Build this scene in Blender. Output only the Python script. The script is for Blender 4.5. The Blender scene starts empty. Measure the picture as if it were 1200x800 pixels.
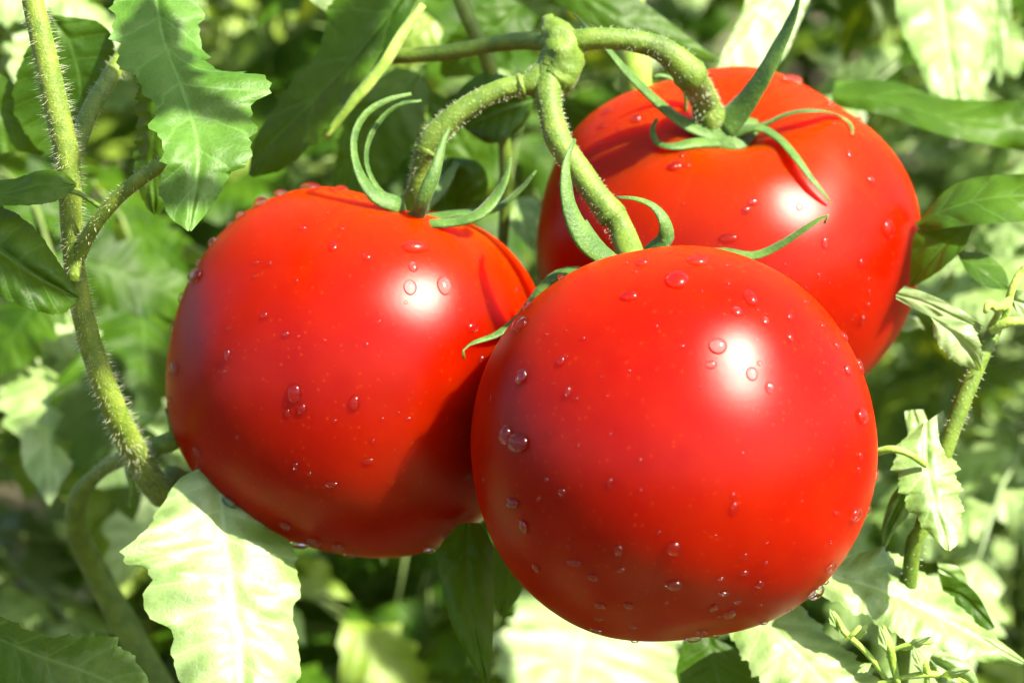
import bpy, math, random
from mathutils import Vector, Matrix, noise
from mathutils.bvhtree import BVHTree
random.seed(11)
SC = bpy.context.scene
COL = SC.collection
R_ = math.radians

# ------------------------------------------------------------------ camera
LENS, PITCH, CAMH = 85.0, R_(12), 0.55
CAM = Vector((0, 0, CAMH))
FWD = Vector((0, math.cos(PITCH), -math.sin(PITCH)))
UP = Vector((0, math.sin(PITCH), math.cos(PITCH)))
RT = Vector((1, 0, 0))
PX = 36.0 / LENS / 1200.0            # metres per photo pixel at one metre
cd = bpy.data.cameras.new('camera'); cam = bpy.data.objects.new('camera', cd); COL.objects.link(cam)
cam.location = CAM; cam.rotation_euler = (math.pi / 2 - PITCH, 0, 0)
cd.lens = LENS; cd.sensor_width = 36; cd.clip_start = 0.02; cd.clip_end = 200
cd.dof.use_dof = True; cd.dof.focus_distance = 0.476; cd.dof.aperture_fstop = 14.0; cd.dof.aperture_blades = 0
SC.camera = cam

# ------------------------------------------------------------------ sky, sun, exposure
SUN = (RT * 0.57 + UP * 0.69 - FWD * 0.60).normalized()     # towards the sun
world = bpy.data.worlds.new('World'); SC.world = world; world.use_nodes = True
wn = world.node_tree.nodes; wl = world.node_tree.links
sky = wn.new('ShaderNodeTexSky'); sky.sky_type = 'NISHITA'; sky.sun_disc = False; sky.air_density = 0.6; sky.dust_density = 2.0; sky.ozone_density = 0.2
sky.sun_elevation = math.asin(SUN.z); sky.sun_rotation = math.atan2(SUN.x, SUN.y)
bg = wn['Background']; wl.new(sky.outputs[0], bg.inputs[0]); bg.inputs[1].default_value = 0.082
sl = bpy.data.lights.new('sun', 'SUN'); sun = bpy.data.objects.new('sun', sl); COL.objects.link(sun)
sl.energy = 3.8; sl.angle = R_(1.2); sl.color = (1.0, 0.92, 0.75)
sun.rotation_euler = SUN.to_track_quat('Z', 'Y').to_euler(); sun.location = CAM + SUN * 3
vs = SC.view_settings
vs.view_transform = 'Standard'; vs.look = 'None'; vs.gamma = 1; vs.use_curve_mapping = False
vs.exposure = 2.5
SC.render.engine = 'CYCLES'
SC.cycles.use_denoising = True
SC.cycles.max_bounces = 10; SC.cycles.transmission_bounces = 6; SC.cycles.diffuse_bounces = 5
SC.cycles.caustics_reflective = False; SC.cycles.caustics_refractive = False
SC.cycles.sample_clamp_indirect = 8; SC.cycles.transparent_max_bounces = 12

# ------------------------------------------------------------------ helpers
def P(x, y, d):
    """photo pixel + depth along the camera axis -> world point"""
    return CAM + FWD * d + RT * ((x - 600) * PX * d) - UP * ((y - 400) * PX * d)

def tag(o, label=None, cat=None, group=None, kind=None):
    if label: o['label'] = label
    if cat: o['category'] = cat
    if group: o['group'] = group
    if kind: o['kind'] = kind
    return o

def empty(name, loc, label, cat, group=None):
    o = bpy.data.objects.new(name, None); COL.objects.link(o)
    o.location = loc; o.empty_display_size = 0.01
    return tag(o, label, cat, group)

def root_loc(o):
    v = Vector((0, 0, 0))
    while o is not None:
        v += o.location; o = o.parent
    return v

def make_mesh(name, verts, faces, uvs=None, smooth=True):
    me = bpy.data.meshes.new(name)
    me.from_pydata([tuple(v) for v in verts], [], faces)
    if uvs is not None:
        ul = me.uv_layers.new(name='UVMap')
        flat = [0.0] * (2 * len(me.loops))
        for i, l in enumerate(me.loops):
            flat[2 * i], flat[2 * i + 1] = uvs[l.vertex_index]
        ul.data.foreach_set('uv', flat)
    if smooth: me.polygons.foreach_set('use_smooth', [True] * len(me.polygons))
    me.update()
    return me

def obj(name, geo, mat, parent=None, smooth=True):
    """geo = (verts, faces[, uvs]) in world space"""
    off = root_loc(parent) if parent is not None else Vector((0, 0, 0))
    me = make_mesh(name, [Vector(v) - off for v in geo[0]], geo[1], geo[2] if len(geo) > 2 else None, smooth)
    me.materials.append(mat)
    o = bpy.data.objects.new(name, me); COL.objects.link(o)
    if parent is not None: o.parent = parent
    return o

def merge(*geos):
    V, F, U = [], [], []
    for g in geos:
        b = len(V); V += list(g[0]); F += [tuple(i + b for i in f) for f in g[1]]
        U += list(g[2]) if len(g) > 2 and g[2] else [(0.5, 0.5)] * len(g[0])
    return V, F, U

def spline(pts, n):
    """Catmull-Rom through tuples, n samples, even in arc length"""
    if len(pts) == 2: fine = [tuple(a + (b - a) * i / 60 for a, b in zip(*pts)) for i in range(61)]
    else:
        fine = []
        ext = [tuple(2 * a - b for a, b in zip(pts[0], pts[1]))] + list(pts) + [tuple(2 * a - b for a, b in zip(pts[-1], pts[-2]))]
        for i in range(1, len(ext) - 2):
            p0, p1, p2, p3 = ext[i - 1:i + 3]
            for k in range(24):
                t = k / 24
                fine.append(tuple(0.5 * (2 * b + (c - a) * t + (2 * a - 5 * b + 4 * c - d) * t * t + (3 * b - a - 3 * c + d) * t ** 3)
                                  for a, b, c, d in zip(p0, p1, p2, p3)))
        fine.append(tuple(pts[-1]))
    k = min(3, len(fine[0]))
    L = [0.0]
    for a, b in zip(fine, fine[1:]):
        L.append(L[-1] + math.sqrt(sum((a[j] - b[j]) ** 2 for j in range(k))))
    out, j = [], 0
    for i in range(n):
        s = L[-1] * i / (n - 1)
        while j < len(L) - 2 and L[j + 1] < s: j += 1
        f = (s - L[j]) / max(L[j + 1] - L[j], 1e-12)
        out.append(tuple(a + (b - a) * min(max(f, 0), 1) for a, b in zip(fine[j], fine[j + 1])))
    return out

def tube3(pts, n=24, sides=12, flat=1.0, hint=None, bump=0.0, seed=0.0, caps=True):
    """pts (x,y,z,radius); flat<1 squashes along the hint normal"""
    s = spline(pts, n)
    V, F, U = [], [], []
    prev = None
    for i, q in enumerate(s):
        p = Vector(q[:3]); a = Vector(s[max(i - 1, 0)][:3]); b = Vector(s[min(i + 1, n - 1)][:3])
        T = (b - a).normalized()
        if hint is not None: N = Vector(hint[i / (n - 1)]) if callable(hint) else Vector(hint)
        else: N = prev if prev is not None else (Vector((0, 0, 1)) if abs(T.z) < 0.8 else Vector((0, -1, 0)))
        B = T.cross(N)
        if B.length < 1e-6: B = T.cross(Vector((0.3, 1, 0.2)))
        B.normalize(); N = B.cross(T).normalized(); prev = N
        for k in range(sides):
            an = 2 * math.pi * k / sides
            r = q[3]
            if bump: r *= 1 + bump * noise.noise(Vector((k * 0.9, i * 0.35, seed)))
            V.append(p + B * (math.cos(an) * r) + N * (math.sin(an) * r * flat))
            U.append((k / sides, i / (n - 1)))
    for i in range(n - 1):
        for k in range(sides):
            k2 = (k + 1) % sides
            F.append((i * sides + k, i * sides + k2, (i + 1) * sides + k2, (i + 1) * sides + k))
    if caps:
        F.append(tuple(range(sides - 1, -1, -1))); F.append(tuple((n - 1) * sides + k for k in range(sides)))
    return V, F, U

def pxpath(pts):
    """(x, y, depth, width px) -> (X, Y, Z, radius m)"""
    out = []
    for x, y, d, w in pts:
        p = P(x, y, d); out.append((p.x, p.y, p.z, w * PX * d / 2))
    return out

def ptube(pts, **k): return tube3(pxpath(pts), **k)

# ------------------------------------------------------------------ materials
class NT:
    def __init__(s, name):
        s.m = bpy.data.materials.new(name); s.m.use_nodes = True
        s.n = s.m.node_tree.nodes; s.l = s.m.node_tree.links
        s.b = s.n['Principled BSDF']; s.out = s.n['Material Output']
    def new(s, t, **k):
        nd = s.n.new(t)
        for a, b in k.items(): setattr(nd, a, b)
        return nd
    def put(s, sock, v):
        if hasattr(v, 'links'): s.l.new(v, sock)
        else: sock.default_value = v
    def math(s, op, a, b=0.0, c=0.0, clamp=False):
        nd = s.new('ShaderNodeMath', operation=op, use_clamp=clamp)
        for i, v in enumerate((a, b, c)): s.put(nd.inputs[i], v)
        return nd.outputs[0]
    def mix(s, f, a, b, mode='MIX'):
        nd = s.new('ShaderNodeMix', data_type='RGBA', blend_type=mode)
        s.put(nd.inputs[0], f)
        s.put(nd.inputs[6], a if hasattr(a, 'links') else (*a, 1)); s.put(nd.inputs[7], b if hasattr(b, 'links') else (*b, 1))
        return nd.outputs[2]
    def noise(s, scale, detail=3, rough=0.55, vec=None):
        nd = s.new('ShaderNodeTexNoise'); nd.inputs['Scale'].default_value = scale
        nd.inputs['Detail'].default_value = detail; nd.inputs['Roughness'].default_value = rough
        if vec is not None: s.l.new(vec, nd.inputs['Vector'])
        return nd.outputs[0]
    def ramp(s, f, lo, hi):
        nd = s.new('ShaderNodeMapRange', interpolation_type='SMOOTHSTEP'); s.put(nd.inputs[0], f)
        nd.inputs[1].default_value = lo; nd.inputs[2].default_value = hi
        return nd.outputs[0]
    def bump(s, h, strength, dist, normal=None):
        nd = s.new('ShaderNodeBump'); nd.inputs['Strength'].default_value = strength; nd.inputs['Distance'].default_value = dist
        s.l.new(h, nd.inputs['Height'])
        if normal is not None: s.l.new(normal, nd.inputs['Normal'])
        return nd.outputs[0]
    def coord(s): return s.new('ShaderNodeTexCoord').outputs['Object']
    def set(s, **k):
        for a, v in k.items():
            s.put(s.b.inputs[a.replace('_', ' ')], v)

def leaf_material(name, dark, light, under, trans, sheen=0.25, tw=0.32, spec=0.5, vd=0.0):
    t = NT(name)
    co = t.coord()
    uv = t.new('ShaderNodeUVMap', uv_map='UVMap').outputs[0]
    sx = t.new('ShaderNodeSeparateXYZ'); t.l.new(uv, sx.inputs[0])
    s = t.math('MULTIPLY', t.math('ABSOLUTE', t.math('SUBTRACT', sx.outputs[0], 0.5)), 2.0)
    v = sx.outputs[1]
    wob = t.math('MULTIPLY', t.math('SUBTRACT', t.noise(90, 2, vec=co), 0.5), 0.05)
    # midrib and side veins from the leaf's own coordinates
    mid = t.math('SUBTRACT', 1.0, t.ramp(s, 0.0, 0.055))
    side_ph = t.math('FRACT', t.math('MULTIPLY', t.math('ADD', t.math('SUBTRACT', v, t.math('MULTIPLY', s, 0.10)), wob), 8.0))
    sd = t.math('ABSOLUTE', t.math('SUBTRACT', side_ph, 0.5))
    side = t.math('SUBTRACT', 1.0, t.ramp(sd, 0.0, 0.07))
    vein = t.math('MAXIMUM', mid, t.math('MULTIPLY', side, 0.7))
    vo = t.new('ShaderNodeTexVoronoi', feature='DISTANCE_TO_EDGE'); vo.inputs['Scale'].default_value = 700
    t.l.new(co, vo.inputs['Vector'])
    ret = t.ramp(vo.outputs[0], 0.0, 0.22)
    n1 = t.noise(45, 4, vec=co); n2 = t.noise(700, 2, vec=co)
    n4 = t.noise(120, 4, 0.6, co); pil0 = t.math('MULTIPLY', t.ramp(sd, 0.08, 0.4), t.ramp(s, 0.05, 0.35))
    up = t.mix(t.ramp(n1, 0.32, 0.7), dark, light)
    up = t.mix(t.math('MULTIPLY', t.math('SUBTRACT', 1.0, ret), 0.07), up, tuple(c * 1.9 for c in light))
    up = t.mix(t.math('MULTIPLY', vein, 0.42), up, tuple(min(1, c * 1.7 + 0.03) for c in light))
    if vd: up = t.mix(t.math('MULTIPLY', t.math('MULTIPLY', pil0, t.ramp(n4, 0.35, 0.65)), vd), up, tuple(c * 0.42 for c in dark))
    dn = t.mix(t.math('MULTIPLY', vein, 0.5), under, tuple(min(1, c * 1.35) for c in under))
    geo = t.new('ShaderNodeNewGeometry')
    col = t.mix(geo.outputs['Backfacing'], up, dn)
    pillow = t.math('MULTIPLY', t.ramp(sd, 0.0, 0.42), t.ramp(s, 0.0, 0.25))
    h = t.math('ADD', t.math('MULTIPLY', pillow, 1.0), t.math('MULTIPLY', ret, 0.10))
    h = t.math('ADD', h, t.math('MULTIPLY', n2, 0.25))
    nb = t.bump(h, 0.4, 0.0006)
    t.set(Base_Color=col, Roughness=0.5, Specular_IOR_Level=spec, Sheen_Weight=sheen, Sheen_Roughness=0.45)
    t.l.new(nb, t.b.inputs['Normal'])
    tr = t.new('ShaderNodeBsdfTranslucent'); t.put(tr.inputs[0], t.mix(t.math('MULTIPLY', vein, 0.6), trans, tuple(c * 0.55 for c in trans)))
    t.l.new(nb, tr.inputs['Normal'])
    mx = t.new('ShaderNodeMixShader'); mx.inputs[0].default_value = tw
    t.l.new(t.b.outputs[0], mx.inputs[1]); t.l.new(tr.outputs[0], mx.inputs[2]); t.l.new(mx.outputs[0], t.out.inputs[0])
    return t.m

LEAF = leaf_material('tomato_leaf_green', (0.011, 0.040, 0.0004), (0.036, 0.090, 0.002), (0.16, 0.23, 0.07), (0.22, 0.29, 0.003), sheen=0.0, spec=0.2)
LEAF_SUNNED = leaf_material('tomato_leaf_sunpatch', (0.024, 0.085, 0.0015), (0.075, 0.175, 0.022), (0.16, 0.23, 0.07), (0.20, 0.31, 0.006), sheen=0.0, spec=0.3)  # leaf green lightened for sun patches, part of the sunlight is in the colour
LEAF_LIT = leaf_material('tomato_leaf_sunlit', (0.13, 0.235, 0.045), (0.24, 0.34, 0.13), (0.25, 0.34, 0.15), (0.28, 0.44, 0.02), sheen=0.0, spec=0.7, vd=0.7)  # sunlit copy of the leaf green, the bleaching sun is put into its colour
LEAFY = leaf_material('tomato_leaf_young', (0.095, 0.165, 0.008), (0.17, 0.25, 0.03), (0.19, 0.28, 0.07), (0.36, 0.44, 0.008), sheen=0.0, spec=0.5)

def stem_material(name, a, b, sheen=0.4):
    t = NT(name); co = t.coord()
    st = t.new('ShaderNodeMapping'); st.inputs['Scale'].default_value = (1, 1, 0.25); t.l.new(co, st.inputs[0])
    n = t.noise(260, 4, vec=co); n2 = t.noise(1500, 3, vec=co); n3 = t.noise(70, 3, vec=co)
    c = t.mix(t.ramp(n, 0.3, 0.72), a, b)
    c = t.mix(t.math('MULTIPLY', t.ramp(n3, 0.58, 0.72), 0.45), c, tuple(x * 0.5 for x in a))
    c = t.mix(t.math('MULTIPLY', t.ramp(n2, 0.6, 0.72), 0.5), c, tuple(min(1, x * 1.9 + 0.04) for x in b))
    h = t.math('ADD', n2, t.math('MULTIPLY', n, 0.8))
    t.set(Base_Color=c, Roughness=0.6, Specular_IOR_Level=0.4, Sheen_Weight=sheen, Sheen_Roughness=0.4, Subsurface_Weight=0.15, Subsurface_Scale=0.002)
    t.b.inputs['Subsurface Radius'].default_value = (0.6, 1.0, 0.2)
    t.l.new(t.bump(h, 0.5, 0.0004), t.b.inputs['Normal'])
    return t.m
STEM = stem_material('green_stem', (0.052, 0.102, 0.004), (0.105, 0.168, 0.012), 0.04)
STEMD = stem_material('olive_stem', (0.065, 0.115, 0.004), (0.135, 0.19, 0.014), 0.03)
STEMB = stem_material('bright_stem', (0.14, 0.25, 0.02), (0.24, 0.36, 0.05), 0.2)
SEPAL = stem_material('sepal_green', (0.025, 0.075, 0.005), (0.06, 0.125, 0.012), sheen=0.08)

def hair_material():
    t = NT('fine_hair'); t.set(Base_Color=(0.62, 0.66, 0.42, 1), Roughness=0.35, Transmission_Weight=0.3)
    return t.m
HAIR = hair_material()

def tomato_material():
    t = NT('tomato_skin'); co = t.coord()
    n1 = t.noise(28, 3, vec=co); n2 = t.noise(900, 2, vec=co); n3 = t.noise(130, 3, vec=co)
    sep = t.new('ShaderNodeUVMap', uv_map='UVMap').outputs[0]
    sx = t.new('ShaderNodeSeparateXYZ'); t.l.new(sep, sx.inputs[0])
    top = t.math('SUBTRACT', 1.0, t.ramp(sx.outputs[1], 0.02, 0.42))        # paler, more orange shoulders
    c = t.mix(t.ramp(t.math('ADD', t.math('MULTIPLY', n1, 0.7), t.math('MULTIPLY', n3, 0.3)), 0.35, 0.65), (0.172, 0.0022, 0.0001), (0.208, 0.0052, 0.0001))
    c = t.mix(t.math('MULTIPLY', top, 0.55), c, (0.22, 0.022, 0.0001))
    mp = t.new('ShaderNodeMapping'); mp.inputs['Scale'].default_value = (60, 3, 1); t.l.new(sep, mp.inputs[0])
    stre = t.ramp(t.noise(1.0, 3, 0.6, mp.outputs[0]), 0.5, 0.75)          # faint streaks running down from the stalk
    c = t.mix(t.math('MULTIPLY', t.math('MULTIPLY', stre, top), 0.25), c, (0.26, 0.035, 0.0005))
    vo = t.new('ShaderNodeTexVoronoi', feature='F1'); vo.inputs['Scale'].default_value = 480; t.l.new(co, vo.inputs['Vector'])
    fleck = t.math('SUBTRACT', 1.0, t.ramp(vo.outputs[0], 0.08, 0.2))
    c = t.mix(t.math('MULTIPLY', fleck, 0.4), c, (0.30, 0.03, 0.002))
    t.set(Base_Color=c, Roughness=0.5, Specular_IOR_Level=0.0, Subsurface_Weight=0.9, Subsurface_Scale=0.04)
    t.b.inputs['Subsurface Radius'].default_value = (1.0, 0.05, 0.02)
    h = t.math('ADD', t.math('MULTIPLY', n3, 0.6), t.math('MULTIPLY', n2, 0.1))
    nb = t.bump(h, 0.12, 0.0006); t.l.new(nb, t.b.inputs['Normal'])
    gl = t.new('ShaderNodeBsdfGlossy', distribution='BECKMANN'); t.put(gl.inputs['Roughness'], t.math('ADD', 0.325, t.math('MULTIPLY', n1, 0.06)))
    t.l.new(nb, gl.inputs['Normal'])
    fr = t.new('ShaderNodeFresnel'); fr.inputs[0].default_value = 1.28; t.l.new(nb, fr.inputs['Normal'])
    mx = t.new('ShaderNodeMixShader'); t.l.new(t.math('ADD', 0.009, t.math('MULTIPLY', fr.outputs[0], 0.36)), mx.inputs[0])
    t.l.new(t.b.outputs[0], mx.inputs[1]); t.l.new(gl.outputs[0], mx.inputs[2]); t.l.new(mx.outputs[0], t.out.inputs[0])
    return t.m
TOM = tomato_material()

def water_material():
    t = NT('clear_water')
    tp = t.new('ShaderNodeBsdfTransparent'); tp.inputs[0].default_value = (1, 1, 1, 1)
    rf = t.new('ShaderNodeBsdfRefraction'); rf.inputs['IOR'].default_value = 1.33; rf.inputs['Roughness'].default_value = 0.0
    gl = t.new('ShaderNodeBsdfGlossy'); gl.inputs['Roughness'].default_value = 0.17
    fr = t.new('ShaderNodeFresnel'); fr.inputs[0].default_value = 1.33
    m1 = t.new('ShaderNodeMixShader'); lw = t.new('ShaderNodeLayerWeight'); lw.inputs[0].default_value = 0.5
    t.l.new(t.math('ADD', 0.18, t.math('MULTIPLY', t.math('POWER', lw.outputs['Facing'], 2.0), 0.85), clamp=True), m1.inputs[0])
    t.l.new(tp.outputs[0], m1.inputs[1]); t.l.new(rf.outputs[0], m1.inputs[2])
    m2 = t.new('ShaderNodeMixShader'); t.l.new(fr.outputs[0], m2.inputs[0])
    t.l.new(m1.outputs[0], m2.inputs[1]); t.l.new(gl.outputs[0], m2.inputs[2]); t.l.new(m2.outputs[0], t.out.inputs[0])
    return t.m
WATER = water_material()

def soil_material():
    t = NT('dry_soil'); co = t.coord()
    n = t.noise(9, 6, 0.65, co); n2 = t.noise(60, 5, 0.7, co); n3 = t.noise(1.4, 3, 0.5, co)
    c = t.mix(t.ramp(n, 0.3, 0.7), (0.06, 0.045, 0.02), (0.16, 0.12, 0.06))
    c = t.mix(t.math('MULTIPLY', t.ramp(n2, 0.5, 0.75), 0.6), c, (0.36, 0.3, 0.17))
    c = t.mix(t.math('MULTIPLY', t.ramp(n3, 0.5, 0.7), 0.5), c, (0.15, 0.18, 0.06))
    t.set(Base_Color=c, Roughness=0.95)
    t.l.new(t.bump(t.math('ADD', n, n2), 1.0, 0.03), t.b.inputs['Normal'])
    return t.m

# ------------------------------------------------------------------ ground
def ground():
    V, F = [], []
    N = 80
    for j in range(N + 1):
        for i in range(N + 1):
            a = (i / N * 2 - 1); b = (j / N * 2 - 1)
            x = 40 * a * abs(a) ** 1.6; y = 3 + 40 * b * abs(b) ** 1.6
            V.append((x, y, 0.035 * noise.noise(Vector((x * 2.2, y * 2.2, 0))) + 0.012 * noise.noise(Vector((x * 9, y * 9, 3)))))
    for j in range(N):
        for i in range(N):
            k = j * (N + 1) + i; F.append((k, k + 1, k + N + 2, k + N + 1))
    o = obj('ground', (V, F), soil_material()); o['kind'] = 'structure'
ground()

# ------------------------------------------------------------------ tomatoes
def cdir(r, u, toward):      # direction given in camera axes
    return (RT * r + UP * u - FWD * toward).normalized()

def tomato_geo(c, axis, R, asp, n=2.2, dent=0.22, dw=0.30, lobes=(), spin=0.0, bdent=0.05):
    A = axis.normalized(); X = A.cross(Vector((0.2, 1, 0.1))).normalized(); Y = A.cross(X)
    NT_, NP = 110, 144
    V, F, U = [], [], []
    for i in range(NT_ + 1):
        th = math.pi * i / NT_
        st, ct = math.sin(th), math.cos(th)
        rho = max(st, 0) ** (2 / n); z = asp * math.copysign(abs(ct) ** (2 / n), ct)
        for k in range(NP):
            ph = 2 * math.pi * k / NP
            w = 0.0
            for f, am, p0 in lobes: w += am * math.cos(f * ph + p0 + spin)
            top = max(0, ct); wt = 0.25 + 0.75 * (top ** 0.7)
            nz = noise.noise(Vector((st * math.cos(ph) * 1.7 + c.x * 90, st * math.sin(ph) * 1.7, ct * 1.7)))
            w += 0.0; r = rho * (1 + w * wt + 0.013 * nz)
            d = dent * math.exp(-(r / dw) ** 2) * (1 + 2.2 * w) if ct > 0 else -bdent * math.exp(-(r / 0.3) ** 2)
            zz = z * (1 + 0.013 * nz) - d - (top * (1.6 * w * math.exp(-((r - 0.5) / 0.33) ** 2)) * -0.35)
            V.append(c + (X * math.cos(ph) + Y * math.sin(ph)) * (r * R) + A * (zz * R)); U.append((k / NP, i / NT_))
    for i in range(NT_):
        for k in range(NP):
            k2 = (k + 1) % NP
            F.append((i * NP + k, (i + 1) * NP + k, (i + 1) * NP + k2, i * NP + k2))
    return V, F, U

TOMS = {}
def tomato(key, px, py, d, rpx, axis, label, **k):
    c = P(px, py, d); R = rpx * PX * d
    root = empty('tomato', c - Vector((0, 0, R)), label, 'tomato', 'ripe tomatoes on the truss')
    g = tomato_geo(c, axis, R, **k)
    obj('skin', g, TOM, root)
    TOMS[key] = dict(root=root, bvh=BVHTree.FromPolygons([tuple(v) for v in g[0]], g[1]), c=c, R=R, axis=axis.normalized())

tomato('front', 788, 521, 0.480, 237, cdir(-0.16, 0.95, -0.30), 'big red tomato overlapping the other two, its stalk end hidden',
       asp=0.975, n=2.12, dent=0.20, dw=0.26, lobes=((2, 0.012, 0.6), (3, 0.012, 1.0), (5, 0.008, 0.3)))
tomato('left', 422, 434, 0.527, 223, cdir(0.24, 0.96, 0.10), 'red tomato with upswept curling sepals, next to the hairy upright stem',
       asp=0.965, n=2.25, dent=0.20, dw=0.26, lobes=((2, 0.013, 2.2), (3, 0.010, 0.4), (5, 0.005, 1.1)))
tomato('back', 852, 290, 0.552, 222, cdir(-0.03, 0.76, 0.62), 'red tomato showing its whole green star calyx on top',
       asp=0.86, n=2.25, dent=0.17, dw=0.26, lobes=((2, 0.012, 1.2), (4, 0.016, 0.2), (5, 0.018, 1.9)))

def S(key, x, y, off=0.0):
    """point where the pixel's ray meets a tomato; off lifts it off the skin"""
    d = (P(x, y, 1.0) - CAM).normalized()
    h = TOMS[key]['bvh'].ray_cast(CAM, d)
    if h[0] is None: return None
    n = h[1] if h[1].dot(d) < 0 else -h[1]
    return h[0] + n * off, n

def dep(p): return (p - CAM).dot(FWD)

# ------------------------------------------------------------------ calyxes and the truss
def sepal(parent, pts, flat=0.22, hint=None, n=26, mat=None):
    """pts: (x,y,depth,width)"""
    hint = hint or cdir(0.1, 0.3, 1)
    pts = [(x, y, d, w * (0.92 if w > 5 else 1)) for x, y, d, w in pts]
    g = ptube(pts, n=n, sides=10, flat=flat, hint=hint, bump=0.12, seed=random.random() * 9)
    # shallow groove along the upper side
    return obj('sepal', g, mat or SEPAL, parent)

def sep_on(key, pts, off=0.0008):
    out = []
    for x, y, w, lift in pts:
        h = S(key, x, y, off + lift)
        out.append((x, y, dep(h[0]), w))
    return out

# back tomato
T = TOMS['back']; cal = empty('calyx', (0, 0, 0), None, None); cal.parent = T['root']
h = S('back', 845, 158)[0]; DB = dep(h)
def disc(parent, c, ax, r, t, mat, name='crown'):
    V, F = [], []
    X = ax.cross(Vector((0.3, 0.9, 0.1))).normalized(); Y = ax.cross(X)
    prof = [(0.0, t * 1.0), (0.45, t * 0.95), (0.8, t * 0.5), (1.05, 0.0), (1.0, -t * 0.6), (0.0, -t)]
    for i, (a, b) in enumerate(prof):
        for k in range(20):
            an = k * math.pi / 10; w = 1 + (0.16 * math.cos(5 * an + 0.6) if 0 < i < 5 else 0)
            V.append(c + (X * math.cos(an) + Y * math.sin(an)) * (a * r * w) + ax * b)
    for i in range(len(prof) - 1):
        for k in range(20):
            k2 = (k + 1) % 20; F.append((i * 20 + k, (i + 1) * 20 + k, (i + 1) * 20 + k2, i * 20 + k2))
    return obj(name, (V, F), mat, parent)
def calyx(key):
    T = TOMS[key]; c = empty('calyx', (0, 0, 0), None, None)
    c.parent = T['root']; c.location = (0, 0, 0)
    return c
bpy.data.objects.remove(cal)
cb = calyx('back')
disc(cb, S('back', 845, 156, 0.0012)[0], T['axis'], 0.0088, 0.0028, SEPAL)
hb = cdir(0.0, 0.75, 0.6)
sepal(cb, [(846, 150, DB - .004, 46), (868, 128, DB - .006, 40), (895, 88, DB - .010, 31), (915, 50, DB - .012, 24), (930, 18, DB - .014, 15), (938, -12, DB - .016, 4)], hint=cdir(-0.7, 0.2, 0.7), flat=.26)
sepal(cb, [(838, 158, DB - .004, 40), (800, 143, DB - .006, 30), (765, 115, DB - .010, 27), (735, 85, DB - .013, 24), (712, 58, DB - .015, 16), (692, 36, DB - .016, 9), (672, 16, DB - .016, 3)], hint=cdir(0.6, 0.6, 0.5), flat=.26)
sepal(cb, [(850, 165, DB - .003, 30)] + sep_on('back', [(815, 168, 22, .0018), (788, 172, 15, .002), (770, 167, 9, .003), (765, 152, 7, .005), (770, 139, 4.5, .008)]), hint=hb, flat=.35)
sepal(cb, [(850, 155, DB - .003, 34), (890, 148, DB - .006, 20), (925, 133, DB - .009, 14), (958, 130, DB - .009, 13)] + sep_on('back', [(983, 136, 9, .004), (997, 146, 6, .003), (999, 158, 3, .001)]), hint=cdir(0, 0.9, 0.4), flat=.3)
sepal(cb, [(852, 160, DB - .003, 34), (888, 150, DB - .008, 18)] + sep_on('back', [(912, 162, 17, .004), (932, 184, 15, .0038), (950, 208, 11, .003), (965, 226, 7, .002), (973, 237, 3, .0008)]), hint=cdir(0.3, 0.6, 0.7), flat=.3)
sepal(cb, [(835, 150, DB + .002, 24), (806, 135, DB + .002, 15), (803, 112, DB + .000, 14), (793, 96, DB - .003, 10), (775, 88, DB - .005, 6), (764, 92, DB - .005, 4)], hint=cdir(0.8, 0.4, 0.3), flat=.35)

# front tomato: crown behind its top edge
cf = calyx('front'); TF = TOMS['front']
DF = 0.498
crown_f = TF['c'] + TF['axis'] * TF['R'] * 0.80
disc(cf, crown_f, TF['axis'], 0.0085, 0.0028, SEPAL)
xf = lambda p: (600 + (p - CAM).dot(RT) / (PX * dep(p)), 400 - (p - CAM).dot(UP) / (PX * dep(p)), dep(p))
fx, fy, fd = xf(crown_f)
sepal(cf, [(fx, fy - 4, fd, 30), (706, 300, fd - .004, 32), (684, 278, fd - .006, 33), (668, 245, fd - .007, 25), (663, 212, fd - .007, 18), (665, 185, fd - .006, 9), (674, 163, fd - .004, 4)], hint=cdir(0.5, 0.2, 0.8), flat=.3)
sepal(cf, [(fx, fy - 4, fd, 24), (716, 300, fd - .003, 14), (696, 276, fd - .002, 12), (686, 258, fd - .002, 5)], hint=cdir(0.7, 0.1, 0.6), flat=.4)
sepal(cf, [(fx, fy - 2, fd, 30), (762, 298, fd - .004, 24), (779, 280, fd - .006, 23), (779, 260, fd - .007, 19), (766, 242, fd - .007, 12), (745, 233, fd - .006, 8), (722, 231, fd - .005, 4)], hint=cdir(0.2, 0.6, 0.8), flat=.3)
sepal(cf, [(fx, fy, fd, 30), (830, 298, fd + .004, 22), (880, 300, fd + .004, 17), (912, 288, fd + .003, 16), (940, 270, fd + .001, 14), (960, 257, fd, 9), (970, 252, fd, 5), (966, 262, fd, 4)], hint=cdir(-0.3, 0.7, 0.6), flat=.22)
sepal(cf, [(fx, fy, fd, 26), (660, 320, fd + .006, 20), (610, 370, fd + .008, 14), (584, 391, fd + .006, 12), (562, 399, fd + .004, 9), (547, 405, fd + .003, 6), (541, 413, fd + .002, 5), (544, 420, fd + .002, 3)], hint=cdir(-0.3, 0.6, 0.7), flat=.3)

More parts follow.
